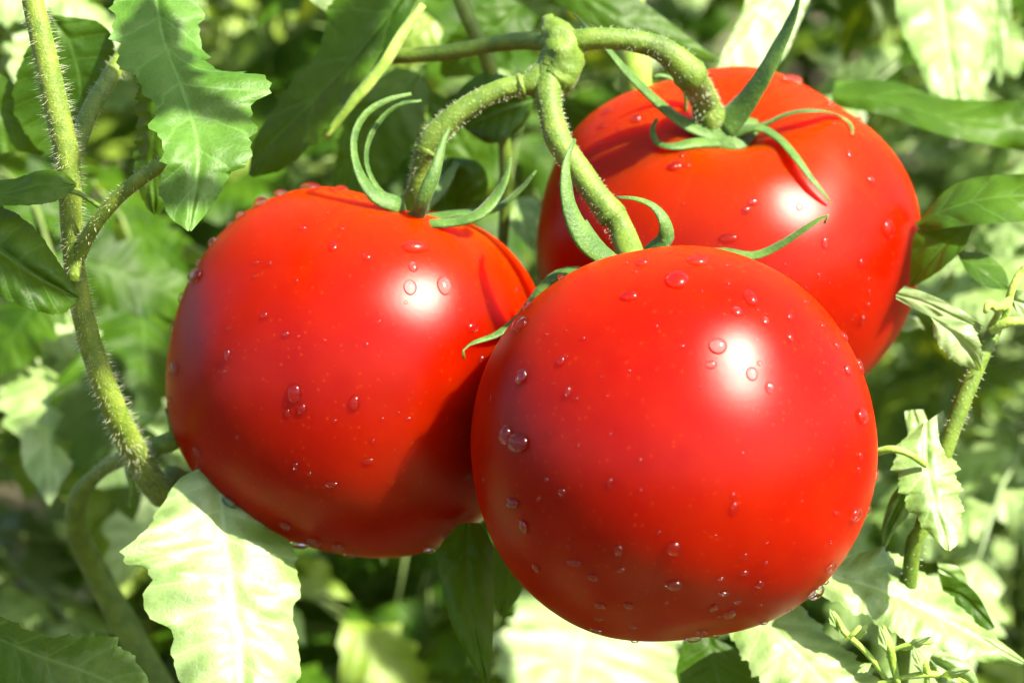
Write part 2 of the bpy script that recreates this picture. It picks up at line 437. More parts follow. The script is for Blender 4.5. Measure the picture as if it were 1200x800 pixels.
# left tomato
cl = calyx('left'); TL = TOMS['left']
crown_l = TL['c'] + TL['axis'] * TL['R'] * 0.80
disc(cl, crown_l, TL['axis'], 0.009, 0.003, SEPAL)
lx, ly, ld = xf(crown_l)
LD = ld - 0.006
sepal(cl, [(lx, ly, ld, 34), (470, 243, LD - .010, 26), (440, 230, LD - .013, 26), (423, 208, LD - .014, 20), (415, 180, LD - .014, 14), (416, 155, LD - .013, 12), (430, 132, LD - .012, 10), (455, 117, LD - .011, 8), (482, 110, LD - .010, 4)], hint=cdir(0.8, 0.3, 0.6), flat=.32)
sepal(cl, [(lx, ly, ld, 30), (472, 240, LD - .006, 20), (445, 224, LD - .006, 18), (430, 195, LD - .006, 15), (432, 165, LD - .006, 12), (448, 138, LD - .005, 9), (470, 122, LD - .005, 6), (494, 118, LD - .005, 4)], hint=cdir(0.9, 0.3, 0.3), flat=.32)
sepal(cl, [(lx, ly, ld, 34), (500, 262, LD - .012, 24), (530, 261, LD - .014, 21), (560, 252, LD - .014, 24), (580, 232, LD - .012, 20), (592, 210, LD - .011, 12), (598, 185, LD - .010, 4)], hint=cdir(-0.2, 0.9, 0.5), flat=.35)
sepal(cl, [(lx, ly, ld, 30), (540, 250, LD + .004, 18), (580, 245, LD + .004, 16), (610, 222, LD + .003, 12), (628, 200, LD + .002, 4)], hint=cdir(-0.2, 0.9, 0.5), flat=.35)
sepal(cl, [(lx, ly + 6, LD - .006, 22), (488, 252, LD - .013, 22), (497, 232, LD - .017, 21), (508, 205, LD - .018, 18), (514, 185, LD - .017, 14), (520, 165, LD - .015, 8), (527, 150, LD - .013, 4)], hint=cdir(0.4, 0.1, 0.9), flat=.5)
sepal(cl, [(lx, ly, ld, 26), (500, 235, ld + .006, 24), (520, 215, ld + .010, 18), (535, 190, ld + .012, 8)], hint=cdir(0.4, 0.3, -0.9), flat=.3)

# truss
NX, NY, ND = 655, 62, 0.512
tr = empty('fruit_truss', P(NX, NY, ND), 'thick green knuckled fruit stalk branching to the three tomatoes', 'stalk')
obj('stalk', ptube([(380, 84, .545, 15), (450, 68, .540, 17), (520, 62, .535, 19), (590, 50, .528, 20), (640, 48, .520, 24), (662, 55, ND + .002, 28)], n=34, sides=14, bump=.10), STEM, tr)
obj('knuckle', ptube([(640, 22, ND + .004, 10), (645, 30, ND + .002, 26), (652, 42, ND, 40), (658, 55, ND - .001, 48), (658, 72, ND - .001, 50), (652, 90, ND - .001, 46), (640, 106, ND - .001, 34), (634, 116, ND, 12)], n=34, sides=18, bump=.34, seed=2), STEM, tr)
obj('branch', ptube([(664, 52, ND, 32), (690, 46, ND - .002, 26), (725, 46, ND - .002, 25), (760, 52, ND - .001, 27), (785, 64, ND - .001, 31), (806, 84, ND, 38), (812, 92, ND + .001, 34), (824, 115, DB - .006, 34), (832, 138, DB - .003, 38), (838, 156, DB + .001, 46)], n=44, sides=16, bump=.09, seed=4), STEM, tr)
obj('branch', ptube([(652, 70, ND, 42), (642, 100, ND - .003, 32), (646, 135, ND - .005, 29), (655, 165, ND - .007, 31), (675, 195, ND - .009, 30), (698, 228, ND - .011, 30), (716, 250, ND - .012, 34), (722, 257, ND - .012, 30), (732, 280, ND - .013, 31), (fx, fy, fd, 40)], n=44, sides=16, bump=.09, seed=6), STEM, tr)
obj('branch', ptube([(650, 80, ND, 40), (630, 96, ND - .002, 32), (612, 100, ND - .002, 24), (590, 104, ND - .002, 25), (560, 118, ND - .002, 25), (530, 138, ND - .002, 26), (508, 162, ND - .001, 30), (499, 178, ND, 28), (493, 200, ND + .002, 24), (486, 225, ND + .004, 22), (lx, ly, ld, 32)], n=44, sides=16, bump=.09, seed=8), STEM, tr)
for pts in ([(616, 99, ND - .002, 23), (612, 100, ND - .002, 30), (609, 101, ND - .002, 30), (605, 102, ND - .002, 24)],
            [(804, 82, ND, 36), (807, 86, ND, 43), (810, 90, ND + .001, 43), (813, 94, ND + .001, 35)],
            [(713, 247, ND - .0118, 30), (715, 250, ND - .012, 37), (718, 254, ND - .012, 37), (720, 257, ND - .012, 30)],
            [(503, 170, ND - .0005, 27), (501, 174, ND - .0003, 33), (500, 178, ND, 33), (498, 182, ND, 26)]):
    obj('joint', ptube([(x, y, d, w * .94) for x, y, d, w in pts], n=10, sides=18, bump=.14, seed=pts[0][0]), STEM, tr)

# ------------------------------------------------------------------ water drops
def dome():
    V, F = [], []
    prof = [(0.90, -0.18), (1.0, 0.02), (0.985, 0.14), (0.92, 0.30), (0.78, 0.46), (0.56, 0.58), (0.30, 0.65)]
    n = 18
    for r, z in prof:
        for k in range(n):
            a = 2 * math.pi * k / n
            V.append((r * math.cos(a), r * math.sin(a) * (1.0 + 0.12 * (math.sin(a) < 0)), z))
    for i in range(len(prof) - 1):
        for k in range(n):
            k2 = (k + 1) % n; F.append((i * n + k, i * n + k2, (i + 1) * n + k2, (i + 1) * n + k))
    V.append((0, 0, 0.67)); t = len(V) - 1; b = (len(prof) - 1) * n
    for k in range(n): F.append((b + k, b + (k + 1) % n, t))
    F.append(tuple(range(n - 1, -1, -1)))
    me = make_mesh('water_drop', V, F); me.materials.append(WATER)
    return me
DOME = dome()
WHICH = {'front': 'overlapping tomato', 'left': 'tomato beside hairy stem', 'back': 'tomato with star calyx'}
def drop(key, x, y, w, h):
    hit = S(key, x, y)
    if hit is None:                       # on the outline: pull it inwards until it meets skin
        c = TOMS[key]['c']; cx, cy, _ = xf(c)
        for k in range(1, 30):
            q = 1 - k * 0.006
            hit = S(key, cx + (x - cx) * q, cy + (y - cy) * q)
            if hit: break
        if not hit: return
    p, n = hit
    d = dep(p); v = (UP - n * UP.dot(n)); v.normalize(); u = v.cross(n).normalized()
    def ln(vec, px):
        pr = math.sqrt(vec.dot(RT) ** 2 + vec.dot(UP) ** 2)
        return px * PX * d / 2 / max(pr, 0.45)
    a, b = ln(u, w), ln(v, h)
    o = bpy.data.objects.new('water_drop', DOME); COL.objects.link(o)
    hgt = math.sqrt(a * b) * random.uniform(0.75, 1.05)
    M = Matrix((u, v, n)).transposed().to_4x4() @ Matrix.Diagonal((a, b, hgt, 1))
    M.translation = p + n * (hgt * 0.06)
    o.matrix_world = M
    ca = n.dot(TOMS[key]['axis']); hv = (SUN - FWD).normalized()
    where = ('inside the white sun glint of' if n.dot(hv) > 0.955 else 'around the stalk of' if ca > 0.55 else
             'hanging under' if ca < -0.45 else 'on the sunny flank of' if n.dot(SUN) > 0.35 else 'on the shaded flank of')
    size = 'fat' if math.sqrt(w * h) > 11 else 'small'
    tag(o, f'{size} clear water drop {where} the {WHICH[key]}', 'water drop', f'{size} water drops {where} the {WHICH[key]}')
def drops(key, ox, oy, sc, lst):
    for x, y, w, h in lst: drop(key, ox + x * sc, oy + y * sc, max(w * sc, 4.2), max(h * sc, 4.2))
drops('left', 190, 190, .375, [(292, 96, 45, 28), (458, 62, 65, 18), (370, 98, 45, 22), (240, 158, 45, 25), (105, 355, 50, 50), (785, 327, 28, 30), (775, 390, 40, 45),
    (880, 385, 40, 55), (790, 265, 80, 35), (535, 262, 30, 30), (640, 296, 28, 22), (38, 645, 28, 40), (440, 207, 25, 15), (560, 207, 20, 12), (968, 515, 35, 30),
    (1000, 620, 22, 40), (415, 720, 45, 60), (437, 770, 30, 35), (392, 782, 18, 25), (388, 537, 18, 20), (205, 600, 18, 35), (320, 478, 22, 25), (295, 313, 15, 15),
    (418, 370, 15, 14), (560, 85, 35, 20), (1110, 400, 18, 20), (638, 570, 16, 16), (55, 420, 14, 30), (25, 520, 12, 30), (160, 250, 25, 30), (195, 175, 25, 18), (110, 310, 28, 18)])
drops('left', 190, 400, .375, [(602, 190, 36, 45), (205, 503, 58, 62), (315, 580, 40, 25), (430, 630, 60, 20), (475, 622, 40, 30), (110, 343, 18, 30), (148, 437, 14, 16),
    (645, 372, 40, 18), (530, 445, 45, 18), (418, 388, 22, 22), (585, 676, 36, 16), (900, 605, 35, 25), (835, 648, 34, 20), (385, 572, 35, 25), (550, 640, 40, 20), (948, 420, 20, 25),
    (268, 550, 20, 14), (115, 390, 14, 18), (25, 185, 14, 26), (660, 310, 16, 14), (300, 640 - 70, 26, 20), (770, 240, 26, 10)])
drops('front', 540, 270, .25, [(1015, 235, 110, 70), (1110, 145, 100, 35), (850, 152, 60, 28), (280, 440, 62, 84), (790, 310, 80, 40), (290, 330, 60, 50), (470, 610, 30, 50),
    (492, 590, 16, 16), (288, 680, 35, 70), (505, 755, 25, 60), (435, 718, 18, 20), (655, 687, 18, 18), (460, 205, 60, 24), (680, 775, 18, 16)])
drops('front', 760, 270, .25, [(325, 540, 85, 70), (295, 628, 50, 35), (485, 670, 55, 60), (415, 380, 50, 42), (475, 318, 55, 75), (565, 735, 40, 55), (545, 425, 35, 40), (657, 405, 28, 35),
    (660, 500, 25, 45), (155, 543, 28, 20), (930, 655, 20, 55), (935, 485, 25, 50), (880, 540, 16, 40), (815, 445, 16, 25), (735, 335, 16, 25), (1000, 620, 25, 60), (370, 245, 22, 25)])
drops('front', 800, 540, 1 / 3, [(605, 185, 32, 48), (520, 372, 28, 42), (470, 460, 45, 60), (510, 430, 15, 20), (295, 582, 25, 20), (220, 392, 35, 15), (145, 465, 40, 15), (135, 412, 30, 12),
    (165, 535, 35, 35), (108, 515, 30, 25), (68, 600, 35, 20), (220, 332, 20, 20), (270, 432, 30, 25), (297, 290, 14, 14), (178, 120, 20, 20), (180, 165, 30, 45), (652, 170, 14, 30),
    (678, 50, 16, 40), (195, 495, 25, 12), (125, 632, 20, 14), (540, 182, 22, 15), (40, 660, 60, 16), (375, 525, 18, 14)])
drops('front', 400, 560, 1 / 3, [(820, 295, 50, 22), (885, 348, 35, 22), (640, 170, 22, 50), (975, 252, 35, 35), (978, 320, 35, 14), (910, 447, 40, 20), (1010, 447, 35, 22), (905, 492, 25, 14),
    (895, 532, 40, 18), (1025, 520, 25, 14), (1170, 375, 60, 30), (1170, 245, 55, 50), (1030, 575, 25, 14), (685, 315, 25, 30), (600, 85, 40, 35)])
drops('front', 900, 300, .325, [(335, 575, 40, 55), (10, 470, 22, 25), (345, 400, 20, 40), (285, 410, 15, 40), (330, 720, 14, 30), (325, 770, 14, 26)])
drops('front', 190, 400, .375, [(1125, 110, 30, 50), (1115, 315, 60, 60), (1075, 290, 30, 60), (1130, 575, 22, 40), (1095, 505, 40, 30), (1250, 470, 22, 26), (1400, 440, 18, 30)])
drops('back', 740, 0, .3875, [(775, 690, 40, 55), (722, 543, 25, 25), (345, 635, 25, 25), (365, 610, 25, 20), (508, 625, 20, 22), (603, 318, 30, 25), (485, 245, 70, 22), (655, 465, 15, 30),
    (125, 505, 35, 20), (15, 360, 30, 25), (610, 372, 15, 15), (585, 735, 20, 35), (858, 690, 14, 40), (862, 765, 14, 36), (690, 360, 20, 14)])
drops('back', 760, 270, .25, [(375, 35, 90, 36), (995, 150, 30, 40), (1000, 420, 30, 50), (1030, 290, 18, 30), (800, 207, 30, 14), (1030, 230, 16, 22), (1028, 350, 18, 30)])
drops('back', 620, 60, .25, [(505, 318, 45, 35), (370, 285, 40, 25), (345, 350, 30, 25), (690, 540, 60, 40), (1050, 705, 45, 35), (1020, 740, 35, 30), (715, 488, 25, 25), (740, 537, 36, 18), (150, 620, 18, 30), (420, 365, 24, 16)])

def specks(key, n):
    V, F = [], []
    T = TOMS[key]; cx, cy, _ = xf(T['c'])
    for _ in range(n):
        a = random.uniform(0, 6.283); r = math.sqrt(random.random()) * 225
        hit = S(key, cx + r * math.cos(a), cy + r * math.sin(a))
        if hit is None: continue
        p, nn = hit; s = random.choice((0.00018, 0.00024, 0.00032, 0.00042, 0.00055))
        X = nn.orthogonal().normalized(); Y = nn.cross(X)
        b = len(V)
        for rr, z in ((1, -0.1), (0.75, 0.5)):
            for k in range(7):
                an = k * 6.283 / 7; V.append(p + (X * math.cos(an) + Y * math.sin(an)) * rr * s + nn * z * s)
        V.append(p + nn * s * 0.7)
        for k in range(7):
            k2 = (k + 1) % 7; F.append((b + k, b + k2, b + 7 + k2, b + 7 + k)); F.append((b + 7 + k, b + 7 + k2, b + 14))
        F.append(tuple(b + k for k in range(6, -1, -1)))
    o = obj('water_specks', (V, F), WATER)
    tag(o, {'front': 'fine water specks on the big tomato overlapping the others', 'left': 'fine water specks on the tomato next to the hairy stem', 'back': 'fine water specks on the tomato with the star calyx'}[key], 'water', kind='stuff')
specks('front', 70); specks('left', 60); specks('back', 45)

# ------------------------------------------------------------------ leaves traced as real sheets in space
def leaf_geo(mid, left, right, dl=0.0, dr=0.0, serr=0.0, teeth=9, nv=72, nu=9, cup=0.0, wave=0.0, seed=1.0, quilt=0.0002):
    """mid (x,y,depth), left/right outlines (x,y) base to tip; dl/dr depth of the outlines relative to the midrib (m)"""
    M = spline(mid, nv); L = spline(left, nv); Rr = spline(right, nv)
    V, F, U = [], [], []
    W = 2 * nu + 1
    ln = sum((P(*M[i][:3]) - P(*M[i + 1][:3])).length for i in range(nv - 1)); wd = (P(*L[nv // 2][:2], M[nv // 2][2]) - P(*Rr[nv // 2][:2], M[nv // 2][2])).length
    vs_ = min(1.1, max(0.25, wd / 0.024))
    for i in range(nv):
        t = i / (nv - 1)
        pm = P(*M[i][:3])
        fade = min(1, t * 6) * min(1, (1 - t) * 4)
        for j in range(-nu, nu + 1):
            s = abs(j) / nu
            E, dd = (L, dl) if j < 0 else (Rr, dr)
            dv = dd(t) if callable(dd) else dd * math.sin(math.pi * min(1, t * 0.9 + 0.1))
            ex, ey = E[i][0], E[i][1]
            if serr:
                ph = (t * teeth + (0.35 if j < 0 else 0)) % 1.0
                k = serr * fade * (ph ** 1.5 - 0.5 + 0.5 * noise.noise(Vector((t * 9, j > 0, seed))) + 0.4 * ((t * teeth * 2.7 + seed) % 1.0 - 0.5))
                ex += (ex - M[i][0]) * k; ey += (ey - M[i][1]) * k
            pe = P(ex, ey, M[i][2] + dv)
            p = pm.lerp(pe, s)
            tow = (CAM - p).normalized()
            q = quilt * math.sin((t * vs_ - 0.10 * s) * 8 * 2 * math.pi) * s * fade * min(1, vs_)
            cu = cup * (1 - (2 * s - 1) ** 2) * fade
            wv = wave * s * s * noise.noise(Vector((t * 5, (j > 0) * 3, seed))) * 2
            wv += 0.0011 * min(1, vs_) * noise.noise(p * 130) * min(1, s * 3 + .15) + 0.0005 * noise.noise(p * 330)
            p = p + tow * (q + cu + wv + 0.0004 * (1 - min(1, s * 5)) * -1)
            V.append(p); U.append((0.5 + 0.5 * j / nu, t * vs_))
    for i in range(nv - 1):
        for j in range(W - 1):
            F.append((i * W + j, i * W + j + 1, (i + 1) * W + j + 1, (i + 1) * W + j))
    # make face normals look towards the camera (upper side shown)
    a, b, c = Vector(V[(nv // 2) * W + nu - 2]), Vector(V[(nv // 2) * W + nu + 2]), Vector(V[(nv // 2 + 4) * W + nu])
    if (b - a).cross(c - a).dot(CAM - a) < 0: F = [tuple(reversed(f)) for f in F]
    return V, F, U

def leaf(parent, mat, mid, left, right, flip=False, label=None, stalk=None, **k):
    g = leaf_geo(mid, left, right, **k)
    if flip: g = (g[0], [tuple(reversed(f)) for f in g[1]], g[2])
    o = obj('leaf', g, mat, parent)
    if stalk: obj('leaf_stalk', ptube(stalk, n=16, sides=8), STEM, parent)
    if label: o['label'] = label
    return o

def leaflet_local(L, W, teeth, droop, rnd, nv=20, nu=3):
    V, F, U = [], [], []
    wd = 2 * nu + 1
    for i in range(nv):
        t = i / (nv - 1)
        w = W * (math.sin(math.pi * min(1, t ** 0.75)) ** 0.8) * (1 - 0.25 * t)
        e = 1 + 0.5 * (((t * teeth + rnd[1]) % 1.0) - 0.5) * min(1, (1 - t) * 4) if 0 < t < 1 else 1
        for j in range(-nu, nu + 1):
            s = j / nu
            z = -droop * t * t * L - 0.25 * abs(s) ** 1.6 * w * rnd[0] + 0.22 * w * math.sin(t * 11 + rnd[1] + s * 1.5) * s * s + 0.10 * w * math.sin(t * 23 + rnd[1]) * s
            V.append(Vector((L * t + 0.25 * abs(s) * w * (1 - t), s * w * e, z))); U.append((0.5 + s / 2, t))
    for i in range(nv - 1):
        for j in range(wd - 1):
            F.append((i * wd + j, (i + 1) * wd + j, (i + 1) * wd + j + 1, i * wd + j + 1))
    return V, F, U

def hairs(parent, pts, n, length=0.0016, rad=0.00003, name='hair', seed=5):
    """fine hairs along a pixel path"""
    rnd = random.Random(seed)
    s = spline(pxpath(pts), 120)
    V, F = [], []
    for _ in range(n):
        i = rnd.randint(1, 117); a, b = Vector(s[i][:3]), Vector(s[i + 1][:3]); r = s[i][3]
        T = (b - a).normalized(); X = T.orthogonal().normalized(); Y = T.cross(X)
        an = rnd.uniform(0, 6.283); d = X * math.cos(an) + Y * math.sin(an)
        p = a.lerp(b, rnd.random()) + d * r * 0.95
        l = length * rnd.uniform(0.25, 1.3); e = p + (d + T * rnd.uniform(-0.35, 0.35) + Vector((0, 0, -0.1))).normalized() * l
        mdl = p.lerp(e, 0.55) + Vector((rnd.uniform(-1, 1), rnd.uniform(-1, 1), rnd.uniform(-1, 1))) * l * 0.07
        B = d.cross(T).normalized(); b0 = len(V)
        for q, rr in ((p, rad * 1.5), (mdl, rad)):
            V += [q + B * rr, q - B * rr * 0.5 + T * rr, q - B * rr * 0.5 - T * rr]
        V.append(e)
        for k in range(3):
            k2 = (k + 1) % 3; F.append((b0 + k, b0 + k2, b0 + 3 + k2, b0 + 3 + k)); F.append((b0 + 3 + k, b0 + 3 + k2, b0 + 6))
    o = obj(name, (V, F), HAIR, parent); o['kind'] = 'stuff'
    return o

def to_ground(p, r, sx=0.0, sy=0.1):
    """extra path points from a world point down to the ground"""
    return [(p.x + sx * 0.5, p.y + sy * 0.5, p.z * 0.5, r * 1.1), (p.x + sx, p.y + sy, 0.0, r * 1.3)]

hairs(tr, [(664, 52, ND, 32), (725, 46, ND - .002, 25), (785, 64, ND - .001, 31), (812, 92, ND + .001, 34), (832, 138, DB - .003, 38)], 750, .0008, .000028, seed=31)
hairs(tr, [(652, 70, ND, 42), (642, 100, ND - .003, 32), (655, 165, ND - .007, 31), (698, 228, ND - .011, 30), (732, 280, ND - .013, 31)], 750, .0008, .000028, seed=32)
hairs(tr, [(650, 80, ND, 40), (612, 100, ND - .002, 24), (560, 118, ND - .002, 25), (508, 162, ND - .001, 30), (486, 225, ND + .004, 22)], 750, .0008, .000028, seed=33)

# ---- plant with the hairy upright stem (left)
g0 = P(150, 510, .50); g0 = Vector((g0.x + 0.03, g0.y + 0.06, 0))
PA = empty('tomato_plant', g0, 'tomato plant with thick hairy upright stem and dappled leaf beside it', 'tomato plant')
stemA = [(26, -60, .483, 23), (38, 0, .483, 26), (52, 60, .483, 28), (66, 125, .484, 29), (80, 190, .485, 30), (83, 250, .488, 26), (88, 320, .492, 25), (105, 400, .497, 27), (128, 465, .502, 29), (150, 515, .508, 31), (185, 575, .535, 33), (235, 650, .56, 33)]
q = pxpath(stemA); pe = Vector(q[-1][:3])
obj('main_stem', tube3(q + to_ground(pe, q[-1][3], 0.02, 0.03), n=70, sides=18, bump=.08), STEMD, PA)
hairs(PA, stemA, 3200, .0019, .000017)
sideA = [(80, 200, .487, 24), (92, 165, .494, 22), (108, 125, .502, 21), (128, 92, .512, 21), (146, 62, .516, 20), (160, 20, .52, 18), (170, -30, .524, 16)]
obj('side_stem', ptube(sideA, n=24, sides=12, bump=.08), STEMD, PA); hairs(PA, sideA, 200, .0012, seed=8)
sideB = [(86, 330, .490, 16), (92, 300, .490, 18), (112, 262, .484, 17), (145, 225, .480, 17), (178, 200, .477, 18), (215, 180, .474, 16)]
obj('leaf_stalk', ptube(sideB, n=24, sides=12, bump=.06), STEMD, PA); hairs(PA, sideB, 260, .0009, seed=9)
obj('leaf_stalk', ptube([(75, 222, .482, 7), (95, 228, .482, 6), (118, 243, .483, 6)], n=12, sides=8), STEM, PA)
stubC = [(232, 498, .530, 22), (205, 515, .524, 24), (180, 524, .524, 22), (150, 534, .532, 19), (118, 552, .547, 17), (92, 582, .56, 22), (90, 620, .57, 26), (108, 660, .58, 29), (140, 720, .585, 32), (190, 810, .59, 34)]
obj('side_stem', ptube(stubC, n=40, sides=14, bump=.10, seed=3), STEM, PA); hairs(PA, stubC[:5], 260, .001, seed=10)
obj('tendril', ptube([(160, 530, .526, 10), (150, 547, .524, 8), (155, 570, .524, 8), (152, 594, .525, 4)], n=16, sides=8), STEM, PA)
obj('tendril', ptube([(204, 512, .522, 10), (200, 492, .520, 7), (194, 478, .519, 3)], n=10, sides=8), STEM, PA)
# dappled lobed leaf
leaf(PA, LEAF_SUNNED, [(178, -40, .496), (190, 40, .487), (215, 110, .479), (232, 180, .471), (222, 270, .464)],
     [(172, -40), (134, 5), (133, 60), (162, 98), (180, 128), (178, 150), (190, 178), (186, 220), (196, 250), (220, 271)],
     [(185, -40), (228, -10), (238, 35), (236, 58), (262, 82), (300, 86), (312, 104), (300, 140), (294, 178), (268, 212), (240, 252), (224, 271)],
     dl=-.003, dr=.005, serr=.22, teeth=9, cup=.0004, wave=.001, seed=2)
leaf(PA, LEAF, [(188, 60, .505), (182, 130, .506), (178, 190, .508), (182, 250, .51)],
     [(180, 60), (160, 105), (160, 150), (157, 200), (170, 240), (181, 252)], [(196, 60), (215, 110), (215, 170), (205, 230), (184, 252)], serr=.22, teeth=12, dl=.004)
leaf(PA, LEAF, [(-40, 232, .478), (10, 226, .479), (50, 216, .48), (88, 217, .482)], [(-40, 205), (10, 210), (50, 199), (75, 203), (90, 216)],
     [(-40, 245), (10, 241), (45, 240), (72, 233), (90, 218)], dl=.004, dr=-.002, serr=.05)
leaf(PA, LEAF, [(-50, 270, .48), (0, 295, .478), (45, 325, .477), (94, 350, .479)], [(-50, 225), (-5, 238), (35, 262), (68, 305), (92, 348)],
     [(-50, 330), (-5, 346), (35, 362), (70, 368), (92, 352)], dl=.006, dr=-.006, serr=.04, cup=.002)
leaf(PA, LEAF, [(60, 18, .53), (85, 60, .53), (95, 120, .532), (80, 185, .535)], [(62, 18), (30, 60), (15, 120), (40, 170), (76, 188)], [(66, 18), (120, 28), (135, 65), (118, 130), (84, 188)], serr=.04)
leaf(PA, LEAF, [(-30, 110, .535), (0, 130, .535), (30, 150, .536), (50, 180, .54)], [(-30, 60), (5, 90), (38, 120), (52, 180)], [(-30, 190), (0, 180), (25, 178), (50, 182)])
leaf(PA, LEAF_LIT, [(255, 542, .512), (262, 610, .506), (272, 690, .499), (282, 770, .493), (286, 860, .488)],
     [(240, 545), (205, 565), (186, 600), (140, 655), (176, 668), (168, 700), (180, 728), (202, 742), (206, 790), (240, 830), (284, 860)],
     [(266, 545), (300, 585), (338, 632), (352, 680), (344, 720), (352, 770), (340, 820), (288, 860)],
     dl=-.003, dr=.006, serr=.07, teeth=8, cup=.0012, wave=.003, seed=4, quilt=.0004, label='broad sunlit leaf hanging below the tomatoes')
leaf(PA, LEAF, [(-40, 730, .462), (40, 765, .46), (110, 790, .462), (190, 830, .466)], [(-40, 690), (10, 725), (60, 745), (105, 742), (150, 760), (192, 830)],
     [(-40, 800), (30, 840), (100, 860), (188, 835)], serr=.16, teeth=10, dl=.006, dr=-.004)

# added leaves, unseen above the frame, set towards the sun to shade spots below
def shade_leaf(x, y, d, s, L, W, ang, tilt=0.3):
    g = leaflet_local(L, W, 5, .2, (.6, 1.0), nv=26, nu=5)
    c = P(x, y, d) + SUN * s
    X = RT * math.cos(ang) + UP * math.sin(ang); X = (X - SUN * X.dot(SUN)).normalized(); Z = (SUN + X * tilt).normalized(); X = (X - Z * X.dot(Z)).normalized(); Y = Z.cross(X)
    M = Matrix((X, Y, Z)).transposed()
    obj('leaf', ([c + M @ (v - Vector((L / 2, 0, 0))) for v in g[0]], g[1], g[2]), LEAF, PA)
shade_leaf(192, 40, .480, .12, .036, .0105, 1.3)
shade_leaf(262, 100, .475, .13, .026, .0042, -0.4)
shade_leaf(228, 238, .470, .15, .026, .0040, 0.2)
shade_leaf(20, 225, .48, .16, .036, .007, 0.1)
shade_leaf(15, 290, .478, .17, .042, .013, -0.6)
shade_leaf(345, 110, .536, .19, .060, .013, 0.9)
shade_leaf(450, 150, .58, .22, .070, .020, 1.2)
shade_leaf(535, 215, .557, .24, .036, .010, 0.3)
shade_leaf(80, 790, .462, .27, .060, .015, -0.4)
# ---- plant that carries the truss
gB = P(745, 90, .57); gB = Vector((gB.x + .02, gB.y + .08, 0))
PB = empty('tomato_plant', gB, 'fruiting tomato plant with smooth bright green stem behind the truss', 'tomato plant')
q = pxpath([(728, -70, .575, 38), (735, 0, .575, 39), (743, 60, .576, 39), (752, 120, .58, 38)]); pe = Vector(q[-1][:3])
obj('main_stem', tube3(q + [(pe.x + .03, pe.y + .12, pe.z - .06, q[-1][3])] + to_ground(pe + Vector((.03, .12, -.06)), q[-1][3], 0.05, 0.2), n=50, sides=16, bump=.05), STEMB, PB)
obj('side_stem', ptube([(528, -30, .55, 18), (548, 20, .55, 18), (568, 62, .552, 18), (578, 100, .555, 17), (590, 160, .56, 15), (592, 230, .565, 14), (588, 300, .57, 12)], n=30, sides=12, bump=.06), STEM, PB)
leaf(PB, LEAF, [(480, -15, .54), (430, 50, .537), (370, 115, .535), (320, 165, .536), (294, 206, .538)],
     [(470, -20), (392, -5), (375, 55), (335, 105), (300, 160), (291, 205)],
     [(492, -5), (462, 50), (425, 95), (388, 148), (335, 196), (296, 208)], serr=.14, teeth=11, dl=.004, dr=-.004, wave=.002)
obj('lit_margin', ptube([(496, 6, .532, 8), (470, 42, .530, 12), (448, 78, .529, 13), (415, 118, .530, 12), (380, 162, .533, 6)], n=24, sides=10, flat=.35, hint=cdir(.5, .6, .6), bump=.15), STEMB, PB)  # strip added for the lit leaf edge, its brightness comes from the colour
leaf(PB, LEAF_LIT, [(395, -30, .55), (402, 0, .55), (428, 36, .55)], [(350, -30), (365, 2), (426, 37)], [(440, -30), (440, 5), (430, 37)])
leaf(PB, LEAF, [(535, 250, .56), (530, 220, .557), (528, 185, .556)], [(505, 250), (494, 215), (525, 184)], [(560, 248), (572, 215), (560, 190), (530, 184)], cup=.004, dr=-.002)
leaf(PB, LEAF, [(625, 118, .555), (590, 128, .553), (545, 150, .553)], [(610, 95), (570, 85), (535, 110), (540, 150)], [(622, 135), (600, 160), (572, 168), (545, 152)], cup=.003, dr=-.008)
leaf(PB, LEAF, [(490, 85, .585), (455, 125, .58), (425, 170, .58), (395, 245, .582)], [(465, 78), (425, 105), (400, 150), (385, 240)], [(505, 105), (490, 160), (450, 215), (400, 250)], serr=.12)
leaf(PB, LEAFY, [(505, 20, .61), (480, 45, .608), (455, 80, .61)], [(490, 10), (458, 38), (450, 78)], [(520, 35), (505, 70), (460, 84)], serr=.15)
leaf(PB, LEAF, [(560, 200, .60), (530, 150, .60), (505, 110, .60)], [(535, 205), (502, 165), (500, 112)], [(578, 190), (560, 140), (510, 108)], serr=.15)
leaf(PB, LEAF, [(612, 5, .59), (575, 40, .588), (545, 66, .59), (518, 88, .595)], [(585, -8), (545, 22), (520, 55), (515, 88)], [(632, 20), (610, 58), (570, 86), (520, 92)], serr=.12)
leaf(PB, LEAF, [(640, -30, .56), (700, 5, .555), (760, 40, .555), (840, 70, .56)], [(640, -50), (720, -20), (790, 30), (842, 70)], [(630, -10), (690, 25), (760, 60), (838, 73)], dl=.003)
leaf(PB, LEAF_LIT, [(925, -30, .612), (895, 10, .605), (865, 50, .598), (838, 92, .592)], [(880, -30), (870, 15), (850, 55), (836, 92)], [(960, -30), (935, 30), (910, 75), (842, 95)], dr=.003, dl=-.002)
leaf(PB, LEAF_LIT, [(1098, -40, .620), (1105, 20, .612), (1115, 90, .600), (1128, 158, .592)], [(1055, -40), (1050, 15), (1075, 75), (1100, 130), (1127, 158)], [(1155, -40), (1158, 25), (1148, 90), (1138, 140), (1129, 158)], dl=-.004, dr=.004, cup=.002, serr=.04)
leaf(PB, LEAF_LIT, [(1160, -40, .62), (1168, 20, .62), (1172, 100, .62)], [(1150, -40), (1158, 20), (1171, 100)], [(1180, -40), (1185, 25), (1173, 100)])
leaf(PB, LEAF, [(975, 110, .585), (1040, 118, .58), (1110, 138, .578), (1215, 150, .58)], [(980, 95), (1045, 95), (1110, 115), (1215, 118)], [(975, 125), (1035, 135), (1110, 160), (1215, 180)], dl=.012, dr=-.004, wave=.003)
